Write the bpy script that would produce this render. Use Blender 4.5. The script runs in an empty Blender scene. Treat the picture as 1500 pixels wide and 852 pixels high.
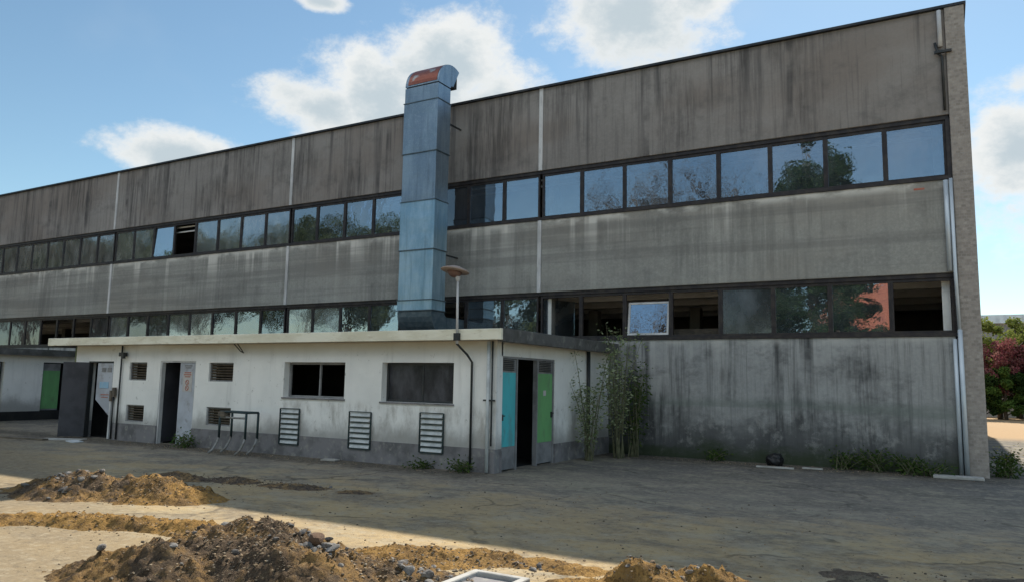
import bpy, bmesh, math, random
import numpy as np
from mathutils import Vector, Matrix, noise as mn
random.seed(7)
R=math.radians
S=bpy.context.scene
C=S.collection

# ------------------------------------------------------------------ node helpers
class NT:
    def __init__(s,name):
        s.m=bpy.data.materials.new(name); s.m.use_nodes=True
        s.t=s.m.node_tree; s.t.nodes.clear()
        s.out=s.t.nodes.new('ShaderNodeOutputMaterial')
    def n(s,ty,**k):
        o=s.t.nodes.new(ty)
        for a,v in k.items():
            if a.startswith('i_'):
                key=a[2:].replace('_',' ')
                o.inputs[key].default_value=v
            else: setattr(o,a,v)
        return o
    def l(s,a,b): s.t.links.new(a,b)
    def val(s,x,sock):
        if hasattr(x,'links') or hasattr(x,'is_output'): s.l(x,sock)
        else: sock.default_value=x
    def pos(s): return s.n('ShaderNodeNewGeometry').outputs['Position']
    def obj(s): return s.n('ShaderNodeTexCoord').outputs['Object']
    def map(s,v,scale=(1,1,1),loc=(0,0,0),rot=(0,0,0)):
        m=s.n('ShaderNodeMapping'); m.inputs['Scale'].default_value=scale; m.inputs['Location'].default_value=loc; m.inputs['Rotation'].default_value=rot
        s.l(v,m.inputs['Vector']); return m.outputs[0]
    def noise(s,v,scale=1,detail=4,rough=.55,dist=0):
        m=s.n('ShaderNodeTexNoise'); s.l(v,m.inputs['Vector'])
        m.inputs['Scale'].default_value=scale;m.inputs['Detail'].default_value=detail;m.inputs['Roughness'].default_value=rough;m.inputs['Distortion'].default_value=dist
        return m.outputs['Fac']
    def ramp(s,f,a,b,lo=0.,hi=1.,smooth=True):
        m=s.n('ShaderNodeMapRange',interpolation_type='SMOOTHSTEP' if smooth else 'LINEAR')
        s.l(f,m.inputs['Value']); m.inputs['From Min'].default_value=a;m.inputs['From Max'].default_value=b
        m.inputs['To Min'].default_value=lo;m.inputs['To Max'].default_value=hi
        return m.outputs[0]
    def math(s,op,a,b=None,c=None):
        m=s.n('ShaderNodeMath',operation=op); s.val(a,m.inputs[0])
        if b is not None: s.val(b,m.inputs[1])
        if c is not None: s.val(c,m.inputs[2])
        return m.outputs[0]
    def mix(s,f,a,b,bl='MIX'):
        m=s.n('ShaderNodeMix',data_type='RGBA',blend_type=bl); s.val(f,m.inputs[0])
        for x,i in ((a,6),(b,7)):
            if isinstance(x,tuple): m.inputs[i].default_value=(*x[:3],1)
            else: s.l(x,m.inputs[i])
        return m.outputs[2]
    def sep(s,v):
        m=s.n('ShaderNodeSeparateXYZ'); s.l(v,m.inputs[0]); return m.outputs
    def bsdf(s,col,rough=.8,metal=0,spec=.3,bump=None,bs=.3,bd=.02):
        p=s.n('ShaderNodeBsdfPrincipled')
        if isinstance(col,tuple): p.inputs['Base Color'].default_value=(*col[:3],1)
        else: s.l(col,p.inputs['Base Color'])
        s.val(rough,p.inputs['Roughness']); s.val(metal,p.inputs['Metallic']); p.inputs['Specular IOR Level'].default_value=spec
        if bump is not None:
            b=s.n('ShaderNodeBump'); s.l(bump,b.inputs['Height']); b.inputs['Strength'].default_value=bs; b.inputs['Distance'].default_value=bd
            s.l(b.outputs[0],p.inputs['Normal'])
        s.l(p.outputs[0],s.out.inputs[0]); return p

def dirty(name,c1,c2,scale=3,rough=.8,metal=0,thr=(.4,.65),bump=.2,spec=.3,c3=None,str_=(1,1,1),bd=.01):
    t=NT(name); p=t.pos(); q=t.map(p,str_)
    a=t.noise(q,scale,6,.6); f=t.ramp(a,*thr); col=t.mix(f,c1,c2)
    if c3:
        g=t.ramp(t.noise(t.map(q,(1,1,1),(5,3,1)),scale*2.3,6,.65),.52,.68); col=t.mix(g,col,c3)
    t.bsdf(col,rough,metal,spec,t.noise(p,scale*12,5,.6),bump,bd)
    return t.m

def concrete(name,base,dark,light,ztop,zbot,streak=.6,brown=None,moss=0,white=0,blot=.5,lowdark=0,band=0,black=.6):
    """weathered precast concrete: rain streaks, blotches, lime runs, damp foot (all in world metres)"""
    t=NT(name); p=t.pos(); x,y,z=t.sep(p)
    big=t.noise(t.map(p,(.35,.35,.6)),1,5,.6)
    col=t.mix(t.ramp(big,.3,.7),base,tuple(c*.78 for c in base))
    fine=t.noise(p,18,6,.7); col=t.mix(t.ramp(fine,.35,.75,0,.22),col,light)
    if brown: col=t.mix(t.ramp(t.noise(t.map(p,(.22,.22,.5),(3,0,1)),1,4,.5),.42,.66,0,.75),col,brown)
    # rain streaks, strongest under the top edge
    s1=t.noise(t.map(p,(4.2,4.2,.16)),1,7,.66,.3); s2=t.noise(t.map(p,(15,15,.5)),1,5,.65)
    h=t.ramp(z,zbot,ztop,.45,1,False)
    sm=t.math('MULTIPLY',t.ramp(s1,.50,.68),h); sm=t.math('MULTIPLY',sm,streak)
    col=t.mix(sm,col,dark)
    s3=t.noise(t.map(p,(1.9,1.9,.07),(7,0,0)),1,4,.6)
    s4=t.noise(t.map(p,(.5,.5,.8),(1,5,0)),1,5,.6)
    col=t.mix(t.math('MULTIPLY',t.math('MULTIPLY',t.ramp(s3,.57,.67),t.ramp(s4,.35,.6)),streak*1.1),col,dark)
    col=t.mix(t.math('MULTIPLY',t.ramp(s2,.5,.75),streak*.5),col,dark)
    if blot:
        b=t.noise(t.map(p,(1.1,1.1,1.6),(0,0,9)),1.0,8,.7)
        col=t.mix(t.ramp(b,.5,.72,0,blot),col,dark)
    k1=t.noise(t.map(p,(.55,.55,.30),(11,0,3)),1,6,.62); k2=t.noise(t.map(p,(7,7,.45),(3,0,3)),1,6,.7)
    col=t.mix(t.math('MULTIPLY',t.math('MULTIPLY',t.ramp(k1,.44,.62),t.ramp(k2,.38,.62)),black),col,tuple(c*.55 for c in dark))
    if white:
        w=t.noise(t.map(p,(1.7,1.7,.07),(2,0,4)),1,4,.6)
        hh=t.ramp(z,ztop-1.1,ztop,.15,1)
        col=t.mix(t.math('MULTIPLY',t.math('MULTIPLY',t.ramp(w,.53,.66),hh),white),col,light)
        e=t.math('MULTIPLY',t.ramp(z,ztop-.22,ztop-.02),t.ramp(t.noise(t.map(p,(1,1,2)),1.3,4,.6),.38,.6))
        col=t.mix(t.math('MULTIPLY',e,white),col,light)
    if band:
        bz=t.noise(t.map(p,(.08,.08,3.2)),1,4,.6); col=t.mix(t.ramp(bz,.48,.62,0,band),col,dark)
    if lowdark:
        n=t.noise(t.map(p,(1.1,1.1,1.3),(1,0,2)),1,8,.75)
        zz=t.math('ADD',z,t.math('MULTIPLY',n,-3.4))
        zq=t.math('ADD',z,t.math('MULTIPLY',t.math('SUBTRACT',big,.5),2.5)); lo=t.math('MULTIPLY',t.ramp(zz,-.30,-1.1),t.ramp(zq,1.9,.5))
        col=t.mix(t.math('MULTIPLY',lo,lowdark),col,dark)
        n5=t.noise(t.map(p,(2.2,2.2,2),(6,0,2)),1,8,.75); col=t.mix(t.math('MULTIPLY',t.ramp(n5,.52,.62),t.ramp(z,1.3,.9,0,.22)),col,light)
        g5=t.noise(t.map(p,(.25,.25,3),(0,2,0)),1,4,.6); col=t.mix(t.math('MULTIPLY',t.ramp(g5,.45,.6),t.math('MULTIPLY',t.ramp(z,.9,1.2),t.ramp(z,1.5,1.25,0,.5))),col,(.15,.18,.16))
    if moss:
        n=t.noise(t.map(p,(.7,.7,1.5),(4,0,1)),1,7,.7)
        zz=t.math('ADD',z,t.math('MULTIPLY',n,-1.6))
        col=t.mix(t.ramp(zz,-.35,-.85,0,moss),col,(.035,.05,.022))
    t.bsdf(col,.9,0,.2,t.noise(p,26,6,.7),.35,.012)
    return t.m

# ------------------------------------------------------------------ mesh helpers
class MB:
    def __init__(s): s.v=[];s.f=[]
    def add(s,vs,fs):
        o=len(s.v); s.v+= [tuple(v) for v in vs]; s.f+=[tuple(i+o for i in f) for f in fs]; return s
    def box(s,x0,x1,y0,y1,z0,z1,M=None):
        vs=[Vector((x,y,z)) for x in (x0,x1) for y in (y0,y1) for z in (z0,z1)]
        if M: vs=[M@v for v in vs]
        return s.add(vs,[(0,1,3,2),(4,6,7,5),(0,4,5,1),(2,3,7,6),(0,2,6,4),(1,5,7,3)])
    def tube(s,pts,r,n=8,caps=True):
        pts=[Vector(p) for p in pts]; rs=r if isinstance(r,(list,tuple)) else [r]*len(pts)
        vs=[];prev=None
        for i,p in enumerate(pts):
            d=(pts[min(i+1,len(pts)-1)]-pts[max(i-1,0)]).normalized()
            a=prev if prev else (Vector((0,0,1)) if abs(d.z)<.9 else Vector((1,0,0)))
            u=d.cross(a).normalized(); w=u.cross(d).normalized(); prev=w
            for k in range(n):
                t=2*math.pi*k/n; vs.append(p+(u*math.cos(t)+w*math.sin(t))*rs[i])
        fs=[]
        for i in range(len(pts)-1):
            for k in range(n):
                a=i*n+k;b=i*n+(k+1)%n; fs.append((a,b,b+n,a+n))
        if caps: fs.append(tuple(range(n))[::-1]); fs.append(tuple((len(pts)-1)*n+k for k in range(n)))
        return s.add(vs,fs)
    def build(s,name,m,parent=None,bev=0,smooth=False,loc=None):
        me=bpy.data.meshes.new(name); 
        vs=s.v
        if loc is not None: L=Vector(loc); vs=[tuple(Vector(v)-L) for v in vs]
        me.from_pydata(vs,[],s.f); me.validate()
        bm=bmesh.new(); bm.from_mesh(me); bmesh.ops.recalc_face_normals(bm,faces=bm.faces); bm.to_mesh(me); bm.free()
        me.materials.append(m)
        o=bpy.data.objects.new(name,me); C.objects.link(o)
        if loc is not None: o.location=loc
        if parent is not None:
            o.parent=parent; o.matrix_parent_inverse=Matrix.Translation(-root_loc(parent))
        if bev:
            b=o.modifiers.new('bevel','BEVEL'); b.width=bev; b.segments=2; b.limit_method='ANGLE'
        if smooth:
            for f in me.polygons: f.use_smooth=True
        return o
def root_loc(o):
    v=Vector(o.location)
    while o.parent: o=o.parent; v=v+o.location if False else v
    return v if not o or True else v
def thing(name,label,cat,loc=(0,0,0),group=None):
    o=bpy.data.objects.new(name,None); C.objects.link(o); o.location=loc; o.empty_display_size=.3
    o['label']=label;o['category']=cat
    if group:o['group']=group
    return o
def tag(o,label,cat,group=None):
    o['label']=label;o['category']=cat
    if group:o['group']=group
    return o
def part(mb,name,m,parent,bev=0,smooth=False):
    """mesh given in world coordinates under a parent that has no rotation"""
    o=mb.build(name,m,None,bev,smooth)
    o.parent=parent
    w=Vector((0,0,0)); q=parent
    while q: w+=q.matrix_basis.translation; q=q.parent
    o.data.transform(Matrix.Translation(-w))
    return o

# ------------------------------------------------------------------ materials
M={}
M['parapet']=concrete('parapet_concrete',(.31,.29,.28),(.095,.09,.092),(.44,.42,.40),9.8,7.4,.85,brown=(.235,.20,.18),blot=.42,black=.62)
M['spandrel']=concrete('spandrel_concrete',(.35,.35,.33),(.16,.158,.155),(.68,.66,.62),6.03,4.08,.28,brown=(.32,.30,.27),blot=.4,white=1.0,band=.4,black=.35)
M['lowwall']=concrete('ground_wall_concrete',(.38,.385,.385),(.075,.077,.08),(.58,.57,.55),2.78,0,.95,blot=.6,lowdark=.9,moss=.8,white=.5,black=.9)
def mk_pillar():
    t=NT('rough_tile_cladding'); p=t.pos(); x,y,z=t.sep(p)
    cx=t.n('ShaderNodeCombineXYZ'); t.l(t.math('ADD',x,y),cx.inputs[0]); t.l(z,cx.inputs[1])
    b=t.n('ShaderNodeTexBrick'); t.l(cx.outputs[0],b.inputs['Vector'])
    b.inputs['Color1'].default_value=(.43,.385,.35,1); b.inputs['Color2'].default_value=(.28,.25,.225,1); b.inputs['Mortar'].default_value=(.36,.33,.31,1)
    b.inputs['Scale'].default_value=1; b.inputs['Brick Width'].default_value=.085; b.inputs['Row Height'].default_value=.06; b.inputs['Mortar Size'].default_value=.008; b.inputs['Mortar Smooth'].default_value=.3
    n=t.noise(p,9,6,.7); col=t.mix(t.ramp(n,.35,.7,0,.4),b.outputs['Color'],(.22,.20,.19))
    n2=t.noise(t.map(p,(1,1,.3)),1.2,4,.6); col=t.mix(t.ramp(n2,.5,.75,0,.3),col,(.42,.40,.38))
    t.bsdf(col,.9,0,.2,t.noise(p,40,4,.7),.6,.02); return t.m
M['pillar']=mk_pillar()
M['frame']=dirty('brown_metal_frame',(.035,.032,.036),(.06,.052,.05),6,.5,.3,bump=.05)
M['flash']=dirty('dark_flashing',(.03,.035,.045),(.06,.06,.065),4,.5,.4,bump=.05)
M['joint']=dirty('pale_joint_strip',(.66,.66,.67),(.46,.46,.47),3,.6,.0,str_=(1,1,.4))
M['zinc']=dirty('galvanised_pipe',(.62,.68,.74),(.46,.51,.56),3,.45,.3,str_=(1,1,.3),bump=.05)
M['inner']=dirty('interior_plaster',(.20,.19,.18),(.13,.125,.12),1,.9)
M['innerwhite']=dirty('interior_white_column',(.80,.80,.79),(.68,.68,.66),2,.8)
M['roofm']=dirty('roof_felt',(.08,.08,.08),(.12,.11,.10),1.5,.95)
def glass(name,tint,refl,rough,dirt,dcol=(.22,.24,.24)):
    t=NT(name); p=t.pos()
    fr=t.n('ShaderNodeFresnel'); fr.inputs['IOR'].default_value=1.5
    f=t.math('MAXIMUM',t.math('ADD',t.math('MULTIPLY',fr.outputs[0],1.0-refl),refl),0.0)
    g=t.n('ShaderNodeBsdfGlossy'); g.inputs['Roughness'].default_value=rough; g.inputs['Color'].default_value=(.86,.92,1,1)
    b=t.n('ShaderNodeBump'); t.l(t.noise(p,2.6,3,.5),b.inputs['Height']); b.inputs['Strength'].default_value=.15; b.inputs['Distance'].default_value=.02
    t.l(b.outputs[0],g.inputs['Normal'])
    tr=t.n('ShaderNodeBsdfTransparent'); tr.inputs['Color'].default_value=(*tint,1)
    d=t.n('ShaderNodeBsdfDiffuse'); d.inputs['Color'].default_value=(*dcol,1)
    m0=t.n('ShaderNodeMixShader'); t.l(t.ramp(t.noise(t.map(p,(1,1,.5)),2.2,7,.7),.35,.75,dirt*.3,dirt),m0.inputs[0]); t.l(tr.outputs[0],m0.inputs[1]); t.l(d.outputs[0],m0.inputs[2])
    m1=t.n('ShaderNodeMixShader'); t.l(f,m1.inputs[0]); t.l(m0.outputs[0],m1.inputs[1]); t.l(g.outputs[0],m1.inputs[2])
    t.l(m1.outputs[0],t.out.inputs[0]); return t.m
M['glass']=glass('window_glass',(.66,.70,.74),.26,.02,.30,(.22,.26,.30))
M['glassdirty']=glass('dusty_window_glass',(.40,.44,.46),.26,.06,.75,(.34,.36,.36))
M['glassdark']=glass('dark_window_glass',(.15,.16,.17),.10,.03,.6,(.15,.15,.16))
M['glassgrey']=glass('grey_film_glass',(.1,.1,.1),.05,.12,.95,(.09,.092,.105))
M['glassslate']=glass('dark_slate_glass',(.1,.1,.1),-.035,.2,.95,(.10,.10,.115))
M['glasshi']=glass('mirror_bright_glass',(.4,.45,.5),.5,.004,.05)
M['glassblack']=glass('dark_annex_glass',(.2,.2,.2),.02,.05,.1,(.05,.05,.05))
def paint_wall():
    t=NT('white_painted_wall'); p=t.pos(); x,y,z=t.sep(p)
    col=t.mix(t.ramp(t.noise(p,.9,5,.6),.35,.7),(.90,.895,.88),(.80,.80,.79))
    s1=t.noise(t.map(p,(3,3,.25)),1,6,.65)
    col=t.mix(t.math('MULTIPLY',t.ramp(s1,.52,.72),.35),col,(.46,.46,.46))
    # grime below the large openings and above the plinth
    zz=t.math('ADD',z,t.math('MULTIPLY',t.noise(t.map(p,(1.6,1.6,1)),1,7,.7),-.9))
    col=t.mix(t.ramp(zz,.45,-.05,0,.75),col,(.27,.26,.25))
    gr=t.noise(t.map(p,(2.2,2.2,.8),(0,0,5)),1,8,.7); gz=t.math('MULTIPLY',t.ramp(z,1.3,1.1),t.ramp(z,.3,.6)); gx=t.ramp(x,-13.4,-12.6)
    col=t.mix(t.math('MULTIPLY',t.math('MULTIPLY',t.ramp(gr,.42,.66),gz),t.math('MULTIPLY',gx,.75)),col,(.36,.34,.31))
    n=t.noise(t.map(p,(1,1,1),(3,1,0)),7,7,.75); col=t.mix(t.ramp(n,.60,.70,0,.8),col,(.33,.31,.29))
    # warm tan strip under the eaves
    col=t.mix(t.math('MULTIPLY',t.ramp(z,2.1,2.45),t.ramp(t.noise(t.map(p,(.6,.6,2)),1,5,.6),.3,.6,.3,.75)),col,(.56,.49,.37))
    t.bsdf(col,.85,0,.25,t.noise(p,22,6,.7),.3,.01); return t.m
M['white']=paint_wall()
M['plinth']=dirty('grey_plinth',(.23,.22,.23),(.14,.135,.14),2.4,.9,c3=(.30,.29,.27),bump=.4)
M['fascia']=dirty('cream_fascia',(.86,.84,.72),(.72,.69,.56),1.3,.8,str_=(1,1,3),c3=(.66,.62,.50))
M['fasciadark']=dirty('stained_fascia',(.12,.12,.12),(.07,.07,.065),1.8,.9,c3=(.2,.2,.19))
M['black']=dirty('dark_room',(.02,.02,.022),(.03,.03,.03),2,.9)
M['greydoor']=dirty('pale_grey_door',(.50,.53,.60),(.40,.42,.47),2,.6,c3=(.34,.34,.37),bump=.05)
M['darkdoor']=dirty('dark_grey_door',(.085,.085,.10),(.06,.06,.07),2,.6,bump=.05)
M['cyan']=dirty('cyan_paint',(.09,.52,.58),(.08,.40,.46),1.6,.5,c3=(.12,.36,.40),str_=(1,1,.4),bump=.1)
M['green']=dirty('green_paint',(.18,.44,.18),(.15,.35,.15),1.6,.5,c3=(.16,.30,.15),str_=(1,1,.4),bump=.1)
M['doorgrey']=dirty('door_frame_grey',(.27,.27,.28),(.18,.18,.19),3,.6,bump=.05)
M['slatwhite']=dirty('pale_slat',(.62,.65,.67),(.44,.47,.49),4,.7,bump=.1)
M['darkmetal']=dirty('dark_painted_metal',(.04,.045,.05),(.06,.06,.06),5,.5,.3,bump=.05)
M['teal']=dirty('dark_teal_metal',(.035,.06,.065),(.03,.045,.05),5,.5,.3,bump=.05)
M['woodbrown']=dirty('brown_slats',(.17,.14,.11),(.10,.085,.07),5,.8)
M['rustrack']=dirty('worn_rack_metal',(.33,.33,.33),(.2,.18,.16),8,.6,.3)
M['signred']=dirty('faded_red_print',(.45,.14,.10),(.40,.18,.13),9,.7,bump=.02)
M['signblue']=dirty('pale_blue_sign',(.30,.50,.68),(.36,.52,.66),6,.6,bump=.02)
M['signwhite']=dirty('faded_white_sign',(.55,.53,.52),(.48,.46,.46),6,.7,bump=.02)
M['bowl']=dirty('dull_reddish_bowl',(.20,.12,.10),(.15,.10,.09),6,.6)
M['shade']=dirty('dull_beige_shade',(.38,.30,.26),(.30,.24,.21),6,.7)
M['debris']=dirty('pale_board',(.50,.49,.46),(.36,.34,.31),5,.8)
M['trough']=dirty('cast_concrete',(.45,.44,.42),(.34,.33,.31),4,.9,bump=.3)
M['bag']=dirty('black_plastic',(.012,.012,.014),(.02,.02,.02),4,.35,bump=.2)
def ductmat(name,c1,c2,rust=0):
    t=NT(name); p=t.pos()
    a=t.noise(t.map(p,(2.5,2.5,.8)),1,6,.65); col=t.mix(t.ramp(a,.35,.65),c1,c2)
    s=t.noise(t.map(p,(9,9,.6)),1,5,.6); col=t.mix(t.ramp(s,.5,.72,0,.55),col,tuple(c*.6 for c in c1))
    g=t.noise(p,30,5,.8); col=t.mix(t.ramp(g,.5,.7,0,.3),col,(.62,.66,.68))
    if rust: 
        r=t.noise(p,2.4,5,.6); col=t.mix(t.ramp(r,.36,.46,0,rust),col,(.24,.065,.04))
    w=t.noise(t.map(p,(1.2,1.2,2.2)),1,3,.5)
    t.bsdf(col,.42,.6,.4,w,.5,.06); return t.m
M['duct1']=ductmat('galvanised_duct_sheet',(.19,.26,.34),(.27,.35,.43))
M['duct2']=ductmat('brighter_duct_sheet',(.24,.40,.53),(.38,.54,.66))
M['ductrust']=ductmat('rusty_duct_sheet',(.30,.30,.30),(.36,.36,.36),.95)
M['ductseam']=dirty('duct_flange',(.10,.14,.17),(.16,.20,.23),6,.5,.5,bump=.05)

def ground_mat():
    t=NT('dusty_yard_ground'); p=t.pos(); x,y,z=t.sep(p)
    big=t.noise(p,.22,6,.62,.4); mid=t.noise(t.map(p,(.8,1.1,1)),1,9,.74,.3); fin=t.noise(p,9,8,.75)
    # dusty asphalt with sunlit tan in front, shade grey near the building painted in
    yy=t.math('ADD',y,t.math('MULTIPLY',t.math('SUBTRACT',mid,.5),7.0))
    col=t.mix(t.ramp(yy,8.2,11.5),(.44,.325,.175),(.26,.225,.18))
    col=t.mix(t.ramp(yy,11.5,16.0,0,.85),col,(.125,.12,.118))
    col=t.mix(t.ramp(big,.5,.66,0,.6),col,(.31,.285,.20))
    col=t.mix(t.ramp(mid,.44,.62,0,.6),col,(.14,.125,.105)); col=t.mix(t.ramp(t.noise(t.map(p,(.7,1.0,1),(5,1,0)),1.5,9,.76),.50,.60,0,.5),col,(.40,.35,.26))
    # browner trampled earth at the near left
    bl=t.math('ADD',t.math('ADD',t.math('MULTIPLY',x,.42),y),t.math('MULTIPLY',t.math('SUBTRACT',mid,.5),2.2))
    col=t.mix(t.ramp(bl,2.9,1.5,0,.8),col,(.25,.195,.125))
    # tyre-swept bands parallel to the front
    tr=t.noise(t.map(p,(.16,.8,1),(0,3,0),(0,0,R(4))),1,10,.78); col=t.mix(t.ramp(tr,.42,.66,0,.30),col,(.14,.13,.12))
    # dirt gathered along the wall feet
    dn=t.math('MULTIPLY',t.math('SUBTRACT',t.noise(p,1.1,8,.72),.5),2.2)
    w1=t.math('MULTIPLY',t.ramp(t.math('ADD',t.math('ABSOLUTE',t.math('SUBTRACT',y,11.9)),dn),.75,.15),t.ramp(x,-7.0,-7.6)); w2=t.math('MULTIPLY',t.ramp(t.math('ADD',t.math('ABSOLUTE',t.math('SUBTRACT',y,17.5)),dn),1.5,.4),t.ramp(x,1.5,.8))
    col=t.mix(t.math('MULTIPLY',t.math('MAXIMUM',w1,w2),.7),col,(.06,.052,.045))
    # fine gravel speckle
    col=t.mix(t.ramp(fin,.50,.64,0,.55),col,(.40,.35,.26)); col=t.mix(t.ramp(fin,.46,.36,0,.5),col,(.09,.08,.07)); col=t.mix(t.ramp(t.noise(p,24,5,.8),.56,.68,0,.55),col,(.06,.055,.045))
    # cracks
    v=t.n('ShaderNodeTexVoronoi',feature='DISTANCE_TO_EDGE'); wq=t.n('ShaderNodeVectorMath',operation='ADD')
    t.l(p,wq.inputs[0]); nz=t.n('ShaderNodeTexNoise'); t.l(p,nz.inputs['Vector']); nz.inputs['Scale'].default_value=1.1; nz.inputs['Detail'].default_value=6
    t.l(nz.outputs['Color'],wq.inputs[1]); t.l(wq.outputs[0],v.inputs['Vector']); v.inputs['Scale'].default_value=.33
    cr=t.math('MULTIPLY',t.ramp(v.outputs['Distance'],.018,.003),t.ramp(t.noise(p,.7,3,.5),.48,.56))
    col=t.mix(t.math('MULTIPLY',cr,.45),col,(.035,.03,.027))
    # orange of sunlit ground beyond the building's shadow, put into the colour
    far=t.ramp(y,30,34); col=t.mix(far,col,(.42,.29,.17))
    h=t.math('ADD',t.math('MULTIPLY',fin,.5),mid)
    t.bsdf(col,.95,0,.15,h,.5,.05); return t.m
M['ground']=ground_mat()
def dirt(name,ochre,dark,mixthr=(.42,.6),pale=(.48,.37,.22)):
    t=NT(name); p=t.pos()
    a=t.noise(p,1.7,8,.72,.3); b=t.noise(p,11,8,.8); c=t.noise(p,38,5,.75)
    col=t.mix(t.ramp(a,*mixthr),ochre,dark)
    col=t.mix(t.ramp(b,.5,.62,0,.85),col,tuple(q*.42 for q in dark)); col=t.mix(t.ramp(b,.44,.34,0,.6),col,pale)
    col=t.mix(t.ramp(c,.60,.7,0,.8),col,tuple(q*1.25 for q in pale)); col=t.mix(t.ramp(c,.42,.34,0,.7),col,(.03,.025,.02))
    h=t.math('ADD',t.math('MULTIPLY',c,.35),b)
    t.bsdf(col,1,0,.1,h,1.0,.09); return t.m
M['dirtdark']=dirt('dark_rubble_earth',(.42,.26,.11),(.17,.125,.09),(.40,.56))
M['dirtochre']=dirt('ochre_earth',(.52,.31,.11),(.25,.16,.08),(.44,.64))
M['dirtmix']=dirt('mixed_earth',(.40,.26,.13),(.17,.13,.10),(.44,.56))
M['soil']=dirt('dry_brown_soil',(.36,.31,.22),(.24,.185,.14),(.42,.58),(.44,.38,.28))
M['stone']=dirty('grey_stone',(.20,.19,.18),(.10,.09,.085),6,.95,c3=(.36,.34,.32),bump=.5)
M['stoneb']=dirty('brown_stone',(.26,.18,.11),(.13,.095,.07),6,.95,c3=(.46,.37,.27),bump=.5)
M['clod']=dirty('dark_clod',(.12,.075,.05),(.07,.05,.04),6,.95,bump=.8)
M['gravel']=dirty('mixed_gravel',(.30,.22,.14),(.10,.08,.06),11,.95,c3=(.50,.42,.32),thr=(.45,.55),bump=.5)

def leafmat(name,c1,c2,tr=.3):
    t=NT(name); p=t.pos(); inf=t.n('ShaderNodeNewGeometry')
    col=t.mix(inf.outputs['Random Per Island'],c1,c2)
    d=t.n('ShaderNodeBsdfDiffuse'); t.l(col,d.inputs['Color']); q=t.n('ShaderNodeBsdfTranslucent'); t.l(col,q.inputs['Color'])
    m=t.n('ShaderNodeMixShader'); m.inputs[0].default_value=tr; t.l(d.outputs[0],m.inputs[1]); t.l(q.outputs[0],m.inputs[2]); t.l(m.outputs[0],t.out.inputs[0]); return t.m
M['leafg']=leafmat('green_leaf',(.05,.11,.03),(.12,.19,.05))
M['leafm']=leafmat('muted_green_leaf',(.05,.075,.03),(.10,.12,.05),.15)
M['leafd']=leafmat('dark_leaf',(.02,.045,.018),(.05,.085,.03))
M['leafy']=leafmat('yellowgreen_leaf',(.15,.20,.05),(.26,.28,.08))
M['leafr']=leafmat('crimson_leaf',(.24,.06,.085),(.30,.16,.14))
M['leafp']=leafmat('greygreen_leaf',(.12,.17,.07),(.36,.40,.25))
M['leafw']=leafmat('weed_leaf',(.035,.07,.02),(.09,.13,.035))
M['yellow']=leafmat('yellow_petal',(.6,.5,.04),(.7,.6,.08))
M['bark']=dirty('grey_brown_bark',(.10,.08,.06),(.06,.05,.04),6,.95,bump=.6)
M['stem']=dirty('dry_pale_stem',(.15,.15,.09),(.09,.09,.05),8,.9)

# ------------------------------------------------------------------ ground
def grid_sheet(name,x0,x1,y0,y1,step,fz,m):
    nx=int((x1-x0)/step)+1; ny=int((y1-y0)/step)+1
    v=[];f=[]
    for j in range(ny):
        for i in range(nx):
            x=x0+(x1-x0)*i/(nx-1); y=y0+(y1-y0)*j/(ny-1); v.append((x,y,fz(x,y)))
    for j in range(ny-1):
        for i in range(nx-1):
            a=j*nx+i; f.append((a,a+1,a+nx+1,a+nx))
    mb=MB(); mb.add(v,f); return mb.build(name,m,smooth=True)
g=MB(); g.add([(-400,-400,0),(400,-400,0),(400,600,0),(-400,600,0)],[(0,1,2,3)])
o=g.build('ground',M['ground']); o['kind']='structure'

# ------------------------------------------------------------------ main building
FY=17.70
EX=[0.26,-9.36,-18.82,-28.55,-38.2,-47.8]
fb=thing('factory_building','long two-storey grey concrete factory with two ribbon window bands and streaked parapet','building',(-20,FY,0))
def P(mb,n,m,par=fb,bev=0,smooth=False): return part(mb,n,m,par,bev,smooth)
for i in range(5):
    a,b=EX[i+1]+.06,(EX[i]-.06 if i else .297)
    P(MB().box(a,b,FY,FY+.22,7.42,9.74),'parapet_panel',M['parapet'],bev=.012)
    P(MB().box(a,b,FY,FY+.22,4.08,6.03),'spandrel_panel',M['spandrel'],bev=.012)
    # pale joint strips
    xj=EX[i+1]
    j=MB(); j.box(xj-.057,xj+.057,FY-.02,FY+.1,7.42,9.74); P(j,'joint_strip',M['joint'])
    j=MB(); j.box(xj-.055,xj+.055,FY-.025,FY+.1,4.08,6.03); P(j,'joint_strip',M['joint'])
P(MB().box(-47.8,.21,FY,FY+.22,-.05,2.78),'ground_wall',M['lowwall'],bev=.012)
w=MB(); w.box(.30,.66,FY-.06,FY+.5,-.05,9.74); P(w,'corner_pillar',M['pillar'],bev=.015)
P(MB().box(.40,.64,FY+.5,43.5,-.05,9.72),'end_wall',M['pillar'])
P(MB().box(-47.8,.3,43.2,43.5,-.05,6.3),'back_wall',M['inner'])
P(MB().box(-47.8,.3,43.2,43.5,7.3,9.7),'back_wall',M['inner'])
P(MB().box(-47.8,-47.5,FY+.3,43.1,0,9.7),'end_wall',M['inner'])
P(MB().box(-47.45,.38,FY+.24,43.1,4.35,4.75),'floor_slab',M['inner'])
P(MB().box(-47.45,.38,FY+.24,43.1,8.3,8.6),'ceiling_slab',M['inner'])
fl=MB(); fl.box(-47.85,.70,FY-.08,FY+.30,9.743,9.80); fl.box(.38,.70,FY+.3,43.55,9.743,9.80); fl.box(-47.85,.38,43.15,43.55,9.743,9.80)
P(fl,'roof_flashing',M['flash'])
P(MB().box(-47.5,.38,FY+.30,43.15,9.3,9.5),'roof',M['roofm'])
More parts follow.
